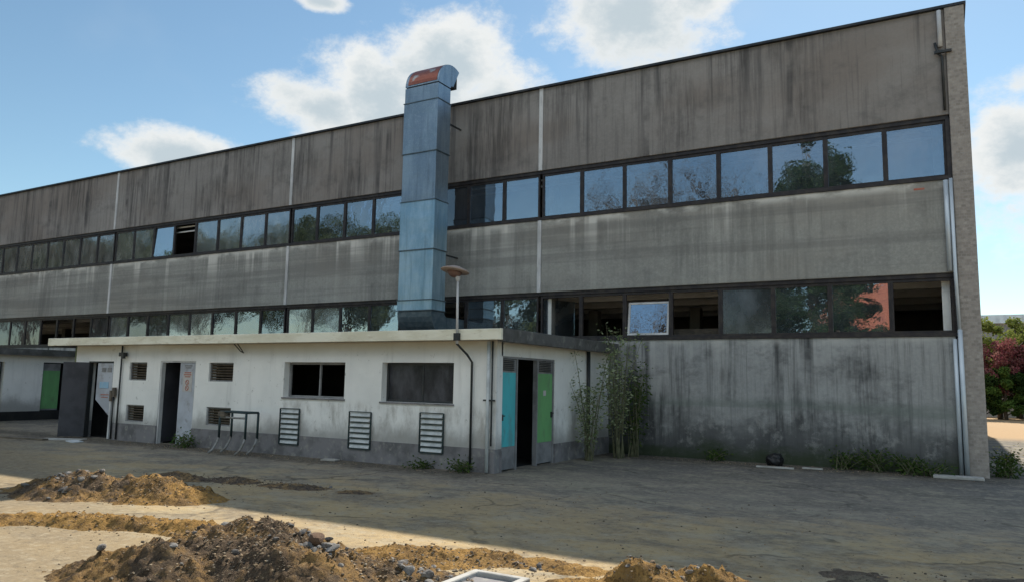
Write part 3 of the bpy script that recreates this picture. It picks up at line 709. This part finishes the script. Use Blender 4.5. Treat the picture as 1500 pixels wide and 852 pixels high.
zC=mound('dirt_mound',[(-10.75,6.55,.95,.6,22,.34),(-11.3,6.4,.8,.5,20,.24),(-10.1,6.8,.6,.5,15,.30)],(-13.6,-8.6,4.6,8.8),.036,M['dirtdark'],'dark stony rubble heap at the left, beside the ochre earth heap',lump=.10)
zG=mound('dirt_mound',[(-9.75,6.9,.75,.48,15,.34),(-9.1,7.0,.5,.4,10,.22)],(-11.6,-7.6,5.3,8.6),.036,M['dirtochre'],'ochre earth heap leaning on the dark stony heap at the left',lump=.08)
zF=mound('dirt_mound',[(-11.2,8.3,.9,.35,8,.14),(-10.2,8.7,.7,.4,8,.10),(-9.0,8.8,.9,.35,5,.09),(-7.8,8.9,.6,.25,5,.075)],(-14,-6.0,7.3,10.1),.05,M['dirtmix'],'thin brown soil strip trailing behind the left heap toward the annex',lump=.05)
zD=mound('dirt_mound',[(-4.6,6.0,1.0,.45,22,.14),(-3.95,6.35,.75,.34,10,.12),(-3.2,6.55,.6,.32,10,.10),(-4.2,5.6,.6,.4,0,.06),(-2.95,6.0,.3,.4,0,.08)],(-6.2,-2.4,5.3,7.5),.028,M['dirtochre'],'low orange earth bank behind the sunken concrete chamber',lump=.06)
zE=mound('dirt_mound',[(-2.35,6.25,.50,.25,20,.26),(-1.85,6.65,.50,.22,25,.2),(-2.6,5.7,.5,.4,0,.16)],(-3.6,-.6,4.7,7.8),.026,M['dirtochre'],'small orange earth and stone heap right of the concrete chamber',lump=.08)
# rough dry soil at the right foreground
def fsoil(x,y):
    e=min(1,max(0,(8.6+.35*(x+1)+.5*fbm(x,y,.8,3)-y)/1.6))*min(1,max(0,(x+1.9+.4*fbm(x,y,1,3))/1.2))
    return -.03+e*(.055+.13*fbm(x,y,1.6,5)+.03*fbm(x,y,9,3))
o=grid_sheet('soil',-2.8,4.5,4.5,11.0,.04,fsoil,M['soil']); o['kind']='structure'

# stones
def rock(seed,sub=2):
    bm=bmesh.new(); bmesh.ops.create_icosphere(bm,subdivisions=sub,radius=1)
    rs=random.Random(seed); ax=[rs.uniform(.6,1.2),rs.uniform(.5,1),rs.uniform(.35,.7)]
    planes=[(Vector([rs.gauss(0,1) for _ in range(3)]).normalized(),rs.uniform(.55,.85)) for _ in range(9)]
    for v in bm.verts:
        c=v.co.copy()
        for n_,d_ in planes:
            e=c.dot(n_)-d_
            if e>0: c-=n_*e
        c+=c.normalized()*.06*mn.noise(c*3+Vector((seed,0,0)))
        v.co=Vector((c.x*ax[0],c.y*ax[1],c.z*ax[2]))
    me=bpy.data.meshes.new('stone'); bm.to_mesh(me); bm.free(); return me
protos=[]
for i in range(8):
    me=rock(i+1); me.materials.append(M['stone'] if i%3 else M['stoneb']); protos.append(me)
rs=random.Random(3)
def scatter(n,cx,cy,rx,ry,an_,fz,smin,smax,label,group,ps=range(8)):
    for _ in range(n):
        u,v=rs.gauss(0,.45),rs.gauss(0,.45); c,s_=math.cos(R(an_)),math.sin(R(an_))
        x=cx+u*rx*c-v*ry*s_; y=cy+u*rx*s_+v*ry*c
        z=max(fz(x,y),0) if fz else 0
        sz=smin+(smax-smin)*rs.random()**2.2
        o=bpy.data.objects.new('stone',protos[rs.choice(list(ps))]); C.objects.link(o)
        o.location=(x,y,z+sz*.15); o.scale=(sz,sz,sz); o.rotation_euler=(rs.uniform(-.6,.6),rs.uniform(-.6,.6),rs.uniform(0,6.3))
        tag(o,label,'stone',group)
scatter(60,-5.4,4.9,1.1,.55,25,zA,.012,.06,'small broken stone lying in the large foreground rubble mound','stones in the foreground mound')
scatter(34,-4.75,5.0,.35,.22,-40,zA,.03,.07,'chunk in the dense grey patch near the crest of the foreground mound','grey chunks on the foreground mound',[1,2,4])
scatter(30,-3.95,5.45,.6,.35,0,lambda x,y:max(zA(x,y),zD(x,y)),.02,.08,'flat grey chunk left of the sunken concrete chamber','flat chunks left of the chamber',[1,2,4,5])
scatter(55,-10.9,6.35,.7,.4,15,zC,.02,.075,'grey rubble stone on the dark left heap','stones on the left heap',[1,2,4,5,7])
scatter(26,-2.2,6.45,.45,.3,20,zE,.02,.055,'stone on the small heap right of the concrete chamber','stones on the small right heap')
scatter(16,-3.4,6.35,.3,.12,5,zD,.02,.05,'pale stone in the earth bank behind the concrete chamber','stones behind the chamber')
scatter(22,-9.2,8.9,1.6,.25,3,zF,.02,.05,'scattered stone on the soil strip behind the left heap','stones on the soil strip')
o=bpy.data.objects.new('boulder',protos[0].copy()); C.objects.link(o); o.data.materials.clear(); o.data.materials.append(M['clod']); o.location=(-4.78,5.0,zA(-4.78,5.0)+.04); o.scale=(.10,.09,.12); o.rotation_euler=(.3,.8,.4)
tag(o,'largest dark brown clod standing on the right flank of the foreground mound','stone')
# fine gravel: nobody could count it
def gravel(name,regions,n,smin,smax,m):
    V=[];F=[]; base=[np.array([v.co[:] for v in protos[i].vertices]) for i in range(0)]
    tets=[]
    for k in range(6):
        bm=bmesh.new(); bmesh.ops.create_icosphere(bm,subdivisions=1,radius=1)
        for v in bm.verts: v.co*=1+.35*rs.uniform(-1,1); v.co.z*=.65
        tets.append((np.array([v.co[:] for v in bm.verts]),[tuple(v.index for v in f.verts) for f in bm.faces])); bm.free()
    off=0
    for _ in range(n):
        cx,cy,rx,ry,an_,fz=rs.choice(regions); u,v=rs.gauss(0,.55),rs.gauss(0,.55); c,s_=math.cos(R(an_)),math.sin(R(an_))
        x=cx+u*rx*c-v*ry*s_; y=cy+u*rx*s_+v*ry*c; z=max(fz(x,y),0) if fz else 0
        s=smin+(smax-smin)*rs.random()**3; b,f=rs.choice(tets); a=rs.uniform(0,6.28)
        ro=np.array([[math.cos(a),-math.sin(a),0],[math.sin(a),math.cos(a),0],[0,0,1]])
        q=(b*s)@ro.T+np.array([x,y,z+s*.2]); V+=[tuple(r_) for r_ in q]; F+=[tuple(i+off for i in t) for t in f]; off+=len(b)
    mb=MB(); mb.v=V; mb.f=F; o=mb.build(name,m); o['kind']='stuff'; tag(o,'fine loose gravel and earth crumbs over the mounds and yard','gravel')
    o['kind']='stuff'
gravel('gravel',[(-5.3,4.9,1.2,.7,25,zA)]*4+[(-8.3,5.4,1.6,.5,20,zB),(-10.8,6.6,1.0,.6,20,zC),(-10.8,6.6,1.0,.6,20,zC),(-9.5,6.9,.8,.5,20,zG),(-4.2,6.1,1.0,.5,15,zD),(-4.0,5.5,.7,.5,0,lambda x,y:max(zA(x,y),zD(x,y))),(-2.3,6.4,.7,.5,20,zE),(.5,7.6,2.2,.7,10,fsoil),(-10,8.7,2.2,.5,5,zF),(-14,11.8,5,.35,0,None),(-3,17.2,4,.4,0,None),(-4,9.5,5,3,0,None)],13000,.004,.018,M['gravel'])

# concrete chamber sunk in the bank
ch=thing('concrete_chamber','pale square concrete chamber rim sunk in the earth at the bottom centre','chamber',(-3.42,5.6,0))
m=wall_with_holes(-3.70,-3.14,0,1,[(-3.63,-3.21,.12,.88)]) # rim plan
m2=MB(); m2.v=[(x,5.30+z*.56,(.05 if abs(y-AY)<1e-6 else -.06)) for x,y,z in m.v]; m2.f=m.f
P(m2,'rim',M['trough'],ch,.012)
P(MB().box(-3.63,-3.21,5.37,5.79,-.058,.012),'lid',M['plinth'],ch)

# ------------------------------------------------------------------ plants
def leaf_quad(p,nrm,up,L,W):
    s=nrm.cross(up)
    if s.length<1e-4: s=Vector((1,0,0))
    s.normalize(); 
    return [p-s*W*.0, p+up*L*.45+s*W*.5, p+up*L, p+up*L*.45-s*W*.5]
def rv(r): 
    v=Vector((r.gauss(0,1),r.gauss(0,1),r.gauss(0,1))); return v.normalized()
def foliage(r,clumps,nper,L,W,flat=.6):
    V=[];F=[]
    for c,rad in clumps:
        for _ in range(nper):
            d=rv(r); p=Vector(c)+Vector((d.x*rad,d.y*rad,d.z*rad*flat))*(r.random()**.4)
            up=(rv(r)+Vector((0,0,-.2))).normalized(); n=rv(r); k=r.uniform(.6,1.3)
            q=leaf_quad(p,n,up,L*k,W*k); o=len(V); V+=[tuple(a) for a in q]; F.append((o,o+1,o+2,o+3))
    mb=MB(); mb.v=V; mb.f=F; return mb
def tree(name,label,x,y,h,cr,leaf,seed,nbr=9,nper=220,L=.35,W=.2,group=None,th=.35,cat='tree',bare=False,conical=False):
    r=random.Random(seed); t=thing(name,label,cat,(x,y,0),group)
    tk=MB(); pts=[(0,0,-.1),(r.uniform(-.1,.1),r.uniform(-.1,.1),h*.3),(r.uniform(-.2,.2),r.uniform(-.2,.2),h*.6),(0,0,h*.93)]
    tr_=h*.022+.03; tk.tube(pts,[tr_*1.2,tr_*.9,tr_*.55,tr_*.12],8)
    clumps=[]
    for i in range(nbr):
        z0=h*(th+ (0.85-th)*i/nbr); a=i*2.4+r.uniform(-.4,.4)
        k=(1-(z0/h))*1.5 if conical else math.sin(math.pi*min(1,max(.18,(z0/h-th*.6)/(1-th*.6))))**.6
        ln=cr*k*r.uniform(.75,1.1); ez=z0+ln*(.05 if conical else .55)
        e=Vector((math.cos(a)*ln,math.sin(a)*ln,min(ez,h*.97)))
        mid=Vector((math.cos(a)*ln*.5,math.sin(a)*ln*.5,z0+(e.z-z0)*.6))
        tk.tube([(0,0,z0),mid,e],[tr_*.4,tr_*.25,tr_*.06] if not bare else [tr_*.3,tr_*.12,tr_*.03],5)
        for q in (.55,.8,1.0): clumps.append((Vector((0,0,z0)).lerp(e,q)+rv(r)*cr*.08,cr*r.uniform(.16,.3)))
        if bare:
            for _ in range(40):
                b0=Vector((0,0,z0)).lerp(e,r.uniform(.3,1)); b1=b0+(rv(r)+Vector((0,0,.7)))*cr*r.uniform(.2,.45); tk.tube([b0,b0.lerp(b1,.5)+rv(r)*.1,b1],[tr_*.07,tr_*.04,.008],4,False)
    clumps.append((Vector((0,0,h*.95)),cr*.22 if not conical else cr*.1))
    o=tk.build('trunk',M['bark'],None,smooth=True); o.parent=t
    if not bare:
        o=foliage(r,clumps,nper,L,W,.75).build('crown',M[leaf]); o.parent=t
    return t
def copytree(t,x,y,rz,s,label=None):
    n=t.copy(); C.objects.link(n); n.location=(x,y,0); n.rotation_euler=(0,0,rz); n.scale=(s,s,s)
    if label: n['label']=label
    for ch_ in t.children:
        c=ch_.copy(); C.objects.link(c); c.parent=n
    return n
# right background
tree('red_leaf_tree','crimson-leaved bushy tree beyond the building corner, left of the green tree',2.75,54.6,4.7,1.7,'leafr',11,24,130,.14,.10,th=.22)
tree('green_tree','yellow-green bushy tree rising behind the crimson tree at the right edge',3.9,57,6.3,2.3,'leafy',12,14,300,.18,.12,th=.25)
tree('red_leaf_tree','crimson-leaved tree cut by the right edge of the picture',4.8,54.9,4.8,1.5,'leafr',13,20,130,.14,.10,th=.22)
for i,(x,y,h,lb) in enumerate(((1.9,53.9,2.9,'dark hedge shrub nearest the building corner'),(3.0,53.6,3.0,'dark hedge shrub below the crimson tree'),(4.3,53.8,2.9,'dark hedge shrub at the right edge below the trees'),(5.6,56,3.0,'dark hedge shrub just past the right edge'))):
    tree('hedge_shrub',lb,x,y,h,1.15,'leafg' if i==1 else 'leafd',20+i,16,240,.14,.09,th=.08,cat='shrub')
tree('green_tree','tall green tree behind the hedge beyond the right edge',7.5,60,7.5,2.6,'leafg',31,12,240,.3,.18,th=.3)
# far low building at the right
fbk=thing('distant_shed','low grey-blue shed with flat roof far behind the trees at the right','building',(6,75,0))
P(MB().box(-2,30,75,83,0,7.3),'wall',M['doorgrey'],fbk); P(MB().box(-2.3,30.3,74.6,83.4,7.303,8.0),'roof',M['zinc'],fbk)
for k in range(8): P(MB().box(0+k*3.6,2.4+k*3.6,74.93,74.998,3.5,5.2),'window',M['glassdark'],fbk)
fw=thing('garden_wall','pale low wall behind the dark hedge at the right','wall',(10,58.5,0))
P(MB().box(-6,40,58.5,58.7,-.05,1.9),'wall_face',M['joint'],fw); P(MB().box(-6,40,58.45,58.75,1.903,1.97),'coping',M['trough'],fw)

# tall weeds in the corner between annex and factory
def weed(name,label,x,y,h,ns,leaf,seed,L,W,spread,nl,cat='plant'):
    r=random.Random(seed); t=thing(name,label,cat,(x,y,0)); sm=MB(); V=[];F=[]
    for i in range(ns):
        a=r.uniform(0,6.28); hh=h*r.uniform(.55,1); sp=spread*r.uniform(.2,1)
        p0=Vector((r.gauss(0,.08),r.gauss(0,.08),-.02)); p3=Vector((math.cos(a)*sp,math.sin(a)*sp,hh)); 
        pts=[p0,p0.lerp(p3,.35)+Vector((0,0,hh*.10)),p0.lerp(p3,.7)+Vector((0,0,hh*.08)),p3]
        sm.tube(pts,[.014,.011,.008,.003],5,False)
        for _ in range(nl):
            q=r.uniform(.18,1); k=min(2,int(q*3)); b=pts[k].lerp(pts[k+1],q*3-k if q<1 else 1)
            d=Vector((r.gauss(0,1),r.gauss(0,1),r.gauss(0,.5)-.15)).normalized(); b=b+d*r.uniform(0,.22)
            kk=r.uniform(.6,1.3); v=leaf_quad(b,rv(r),d,L*kk,W*kk); o=len(V); V+=[tuple(z) for z in v]; F.append((o,o+1,o+2,o+3))
    sm.build('stems',M['stem']).parent=t
    mb=MB(); mb.v=V; mb.f=F; mb.build('leaves',M[leaf]).parent=t
    return t
weed('tall_weed','tall pale-leaved weed against the annex side wall',-6.95,15.6,2.55,11,'leafp',41,.085,.036,.8,90)
weed('tall_weed','tallest grey-green weed rising past the window sill in the corner',-6.65,16.6,3.2,14,'leafp',42,.09,.04,.7,85)
weed('leafy_shrub','loose dark green shrub tucked in the corner by the concrete wall',-6.45,17.15,2.6,18,'leafw',43,.09,.04,.5,42,'shrub')
k=0
wl=['low green weed at the wall foot left of the corner downpipes','low weed tuft at the wall foot below the grey streak','dark weed tuft midway along the wall foot','weed clump a step left of the splash slab','small weed left of the black bundle','weed clump between the downpipes and the yellow flowers']
for (x,y,h,n_) in ((-.7,17.4,.38,14),(-1.3,17.45,.45,16),(-1.9,17.5,.4,14),(-.3,17.3,.25,10),(-4.6,17.45,.25,10),(.95,18.1,.3,12)):
    weed('weed_tuft',wl[k],x,y,h,n_,'leafw',60+k,.07,.035,.42,26); k+=1
wl=['green weed at the foot of the pale grey door','weed tuft at the annex corner beneath the feed cable','dark weed tuft under the right bar grille']
k=0
for (x,y,h,n_) in ((-15.9,12.0,.32,16),(-7.95,12.05,.22,14),(-8.9,12.08,.16,12)):
    weed('weed_tuft',wl[k],x,y,h,n_,'leafw' if k else 'leafg',70+k,.06,.03,.3,22); k+=1
yw=weed('flowering_weed','yellow-flowered weed at the foot of the building corner',.98,18.9,.55,14,'leafw',80,.08,.04,.4,24)
r=random.Random(5); V=[];F=[]
for _ in range(26):
    c=Vector((r.gauss(0,.16),r.gauss(0,.16),r.uniform(.3,.6)))
    for a in range(5):
        d=Vector((math.cos(a*1.256),math.sin(a*1.256),.3)).normalized(); v=leaf_quad(c,Vector((0,0,1)),d,.035,.022); o=len(V); V+=[tuple(z) for z in v]; F.append((o,o+1,o+2,o+3))
mb=MB(); mb.v=V; mb.f=F; mb.build('flowers',M['yellow']).parent=yw

# ------------------------------------------------------------------ the place behind the camera, mirrored in the panes
gp='garden trees across the yard, seen in the window reflections'
lbv='garden tree across the yard, seen only mirrored in the window band'
tA=tree('garden_tree',lbv,-40,-9,13.6,4.6,'leafm',91,14,520,.26,.15,gp)
tB=tree('bare_tree','leafless tree across the yard, mirrored in the window bands',-11.5,-10,15.4,5.0,'leafg',92,16,0,group='leafless trees across the yard',bare=True,th=.3)
tC=tree('conifer','dark conifer across the yard, mirrored in an upper right pane',-6.4,-9,17.3,3.4,'leafd',93,34,330,.28,.12,th=.25,conical=True)
tA['group']=gp
for i,(x,y,s) in enumerate(((-47,-10,1.1),(-55,-8,1.0),(-63,-9,1.15),(-74,-10,1.2),(-90,-12,1.3),(-110,-12,1.4),(-30,-14,.85),(-22,-16,.8),(6,-20,.8))):
    copytree(tA,x,y,i*1.3,s)
for i,(x,y,s) in enumerate(((-16,-9,.95),(-70,-7,1.1),(-80,-7,1.15),(-88,-8,1.15))): copytree(tB,x,y,i*1.7+1,s)
hs=thing('red_roof_house','cream house with orange-red tiled roof across the yard, mirrored in the lower right panes','house',(-4.5,-24,0))
M['tile']=dirty('orange_roof_tiles',(.36,.12,.07),(.28,.09,.06),2,.8,c3=(.42,.18,.11)); M['cream']=dirty('cream_render',(.55,.50,.40),(.48,.43,.34),1,.9)
P(MB().box(-7.5,0,-30,-22,0,5.6),'wall',M['cream'],hs)
m=MB(); m.add([(-8,-30.5,5.603),(.5,-30.5,5.603),(.5,-21.5,5.603),(-8,-21.5,5.603),(-8,-26,9.4),(.5,-26,9.4)],[(0,1,2,3),(3,2,5,4),(0,4,5,1),(0,3,4),(1,5,2)]); P(m,'roof',M['tile'],hs)
for x in (-6.3,-3.8,-1.5): P(MB().box(x,x+1,-21.997,-21.93,2.9,4.3),'window',M['glassdark'],hs)
P(MB().box(-6.2,-5.6,-25,-24.4,7,9.6),'chimney',M['cream'],hs)

# ------------------------------------------------------------------ camera
f,yaw,pit,rol=1102.3,-0.52238,0.11962,0.018342
cy,sy,cp,sp=math.cos(yaw),math.sin(yaw),math.cos(pit),math.sin(pit)
fwd=Vector((sy*cp,cy*cp,sp)); rt=Vector((cy,-sy,0)); up=rt.cross(fwd)
r2=rt*math.cos(rol)+up*math.sin(rol); u2=-rt*math.sin(rol)+up*math.cos(rol)
cam=bpy.data.cameras.new('camera'); co=bpy.data.objects.new('camera',cam); C.objects.link(co)
m4=Matrix((r2,u2,-fwd)).transposed().to_4x4(); m4.translation=Vector((0,0,1.7)); co.matrix_world=m4
cam.sensor_width=36; cam.lens=f/1500*36; cam.clip_end=2000; cam.clip_start=.05
S.camera=co

# ------------------------------------------------------------------ light
EL=R(42.4); AZ=math.atan2(-.75,10.7)   # azimuth of the sun from +Y towards +X
sd=Vector((math.sin(AZ)*math.cos(EL),math.cos(AZ)*math.cos(EL),math.sin(EL)))
sun=bpy.data.lights.new('sun','SUN'); sun.energy=3.9; sun.angle=R(.53); sun.color=(1,.92,.78)
so=bpy.data.objects.new('sun',sun); C.objects.link(so); so.rotation_euler=sd.to_track_quat('Z','Y').to_euler()
W=bpy.data.worlds.new('World'); S.world=W; W.use_nodes=True; nt=W.node_tree; nt.nodes.clear()
def N(ty,**k):
    o=nt.nodes.new(ty)
    for a,v in k.items(): setattr(o,a,v)
    return o
def L(a,b): nt.links.new(a,b)
def mth(op,a,b=None):
    m=N('ShaderNodeMath',operation=op)
    for i,x in enumerate((a,b)):
        if x is None: continue
        if isinstance(x,(int,float)): m.inputs[i].default_value=x
        else: L(x,m.inputs[i])
    return m.outputs[0]
def mr(v,a,b,lo=0,hi=1):
    m=N('ShaderNodeMapRange',interpolation_type='SMOOTHSTEP'); L(v,m.inputs[0])
    for i,x in enumerate((a,b,lo,hi)): m.inputs[i+1].default_value=x
    return m.outputs[0]
sky=N('ShaderNodeTexSky',sky_type='NISHITA'); sky.sun_disc=False; sky.sun_elevation=EL; sky.sun_rotation=AZ; sky.air_density=1.0; sky.dust_density=.15; sky.ozone_density=1.0; sky.altitude=150
SKYS=.068
bg=N('ShaderNodeBackground'); bg.inputs[1].default_value=SKYS; wb=N('ShaderNodeMix',data_type='RGBA',blend_type='MULTIPLY'); wb.inputs[0].default_value=1; L(sky.outputs[0],wb.inputs[6]); wb.inputs[7].default_value=(.96,1.07,1.0,1); L(wb.outputs[2],bg.inputs[0])
tc=N('ShaderNodeTexCoord'); sx=N('ShaderNodeSeparateXYZ'); L(tc.outputs['Generated'],sx.inputs[0])
az=mth('MULTIPLY',mth('ARCTAN2',sx.outputs[0],sx.outputs[1]),57.2958); el=mth('MULTIPLY',mth('ARCSINE',sx.outputs[2]),57.2958)
def nz(scale,det,rough,loc=(0,0,0),sc=(1,1,1.5)):
    mp=N('ShaderNodeMapping'); mp.inputs['Location'].default_value=loc; mp.inputs['Scale'].default_value=sc; L(tc.outputs['Generated'],mp.inputs[0])
    n=N('ShaderNodeTexNoise'); L(mp.outputs[0],n.inputs[0]); n.inputs['Scale'].default_value=scale; n.inputs['Detail'].default_value=det; n.inputs['Roughness'].default_value=rough; return n.outputs[0]
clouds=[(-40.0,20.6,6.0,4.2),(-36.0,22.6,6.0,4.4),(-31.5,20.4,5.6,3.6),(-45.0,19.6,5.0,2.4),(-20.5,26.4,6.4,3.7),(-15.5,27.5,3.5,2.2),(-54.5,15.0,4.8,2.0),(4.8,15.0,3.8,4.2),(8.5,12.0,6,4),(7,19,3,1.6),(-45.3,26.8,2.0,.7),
        (60,20,14,5),(95,15,16,5),(150,44,30,13),(-120,46,34,13),(-170,48,30,14),(-80,24,9,3)]  # high banks behind the camera are unseen, added to light the shaded facade
fld=None
for a0,e0,ra,re in clouds:
    dx=mth('DIVIDE',mth('SUBTRACT',az,a0),ra); dy=mth('DIVIDE',mth('SUBTRACT',el,e0),re)
    dd=mth('SUBTRACT',1.0,mth('SQRT',mth('ADD',mth('MULTIPLY',dx,dx),mth('MULTIPLY',dy,dy))))
    fld=dd if fld is None else mth('MAXIMUM',fld,dd)
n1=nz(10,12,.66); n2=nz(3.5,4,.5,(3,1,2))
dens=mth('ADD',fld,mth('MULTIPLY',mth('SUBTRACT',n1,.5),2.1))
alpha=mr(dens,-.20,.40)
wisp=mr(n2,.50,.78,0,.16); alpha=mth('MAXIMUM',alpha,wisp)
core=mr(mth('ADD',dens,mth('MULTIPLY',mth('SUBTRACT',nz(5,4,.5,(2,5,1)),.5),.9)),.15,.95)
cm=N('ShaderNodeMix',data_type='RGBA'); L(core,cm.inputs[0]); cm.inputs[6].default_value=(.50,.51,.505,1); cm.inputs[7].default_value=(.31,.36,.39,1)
rear_boost=mr(sx.outputs[1],.1,-.4,.92,1.9)  # extra brightness for the unseen clouds behind the camera, lifts the facade
bg2=N('ShaderNodeBackground'); L(rear_boost,bg2.inputs[1]); L(cm.outputs[2],bg2.inputs[0])
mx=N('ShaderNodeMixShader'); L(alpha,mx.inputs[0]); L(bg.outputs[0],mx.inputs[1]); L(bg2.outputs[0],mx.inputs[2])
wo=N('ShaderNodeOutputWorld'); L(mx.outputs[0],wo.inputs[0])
S.render.engine='CYCLES'
S.view_settings.view_transform='Standard'; S.view_settings.look='None'; S.view_settings.exposure=.95; S.view_settings.gamma=1
S.render.resolution_x=1024; S.render.resolution_y=581
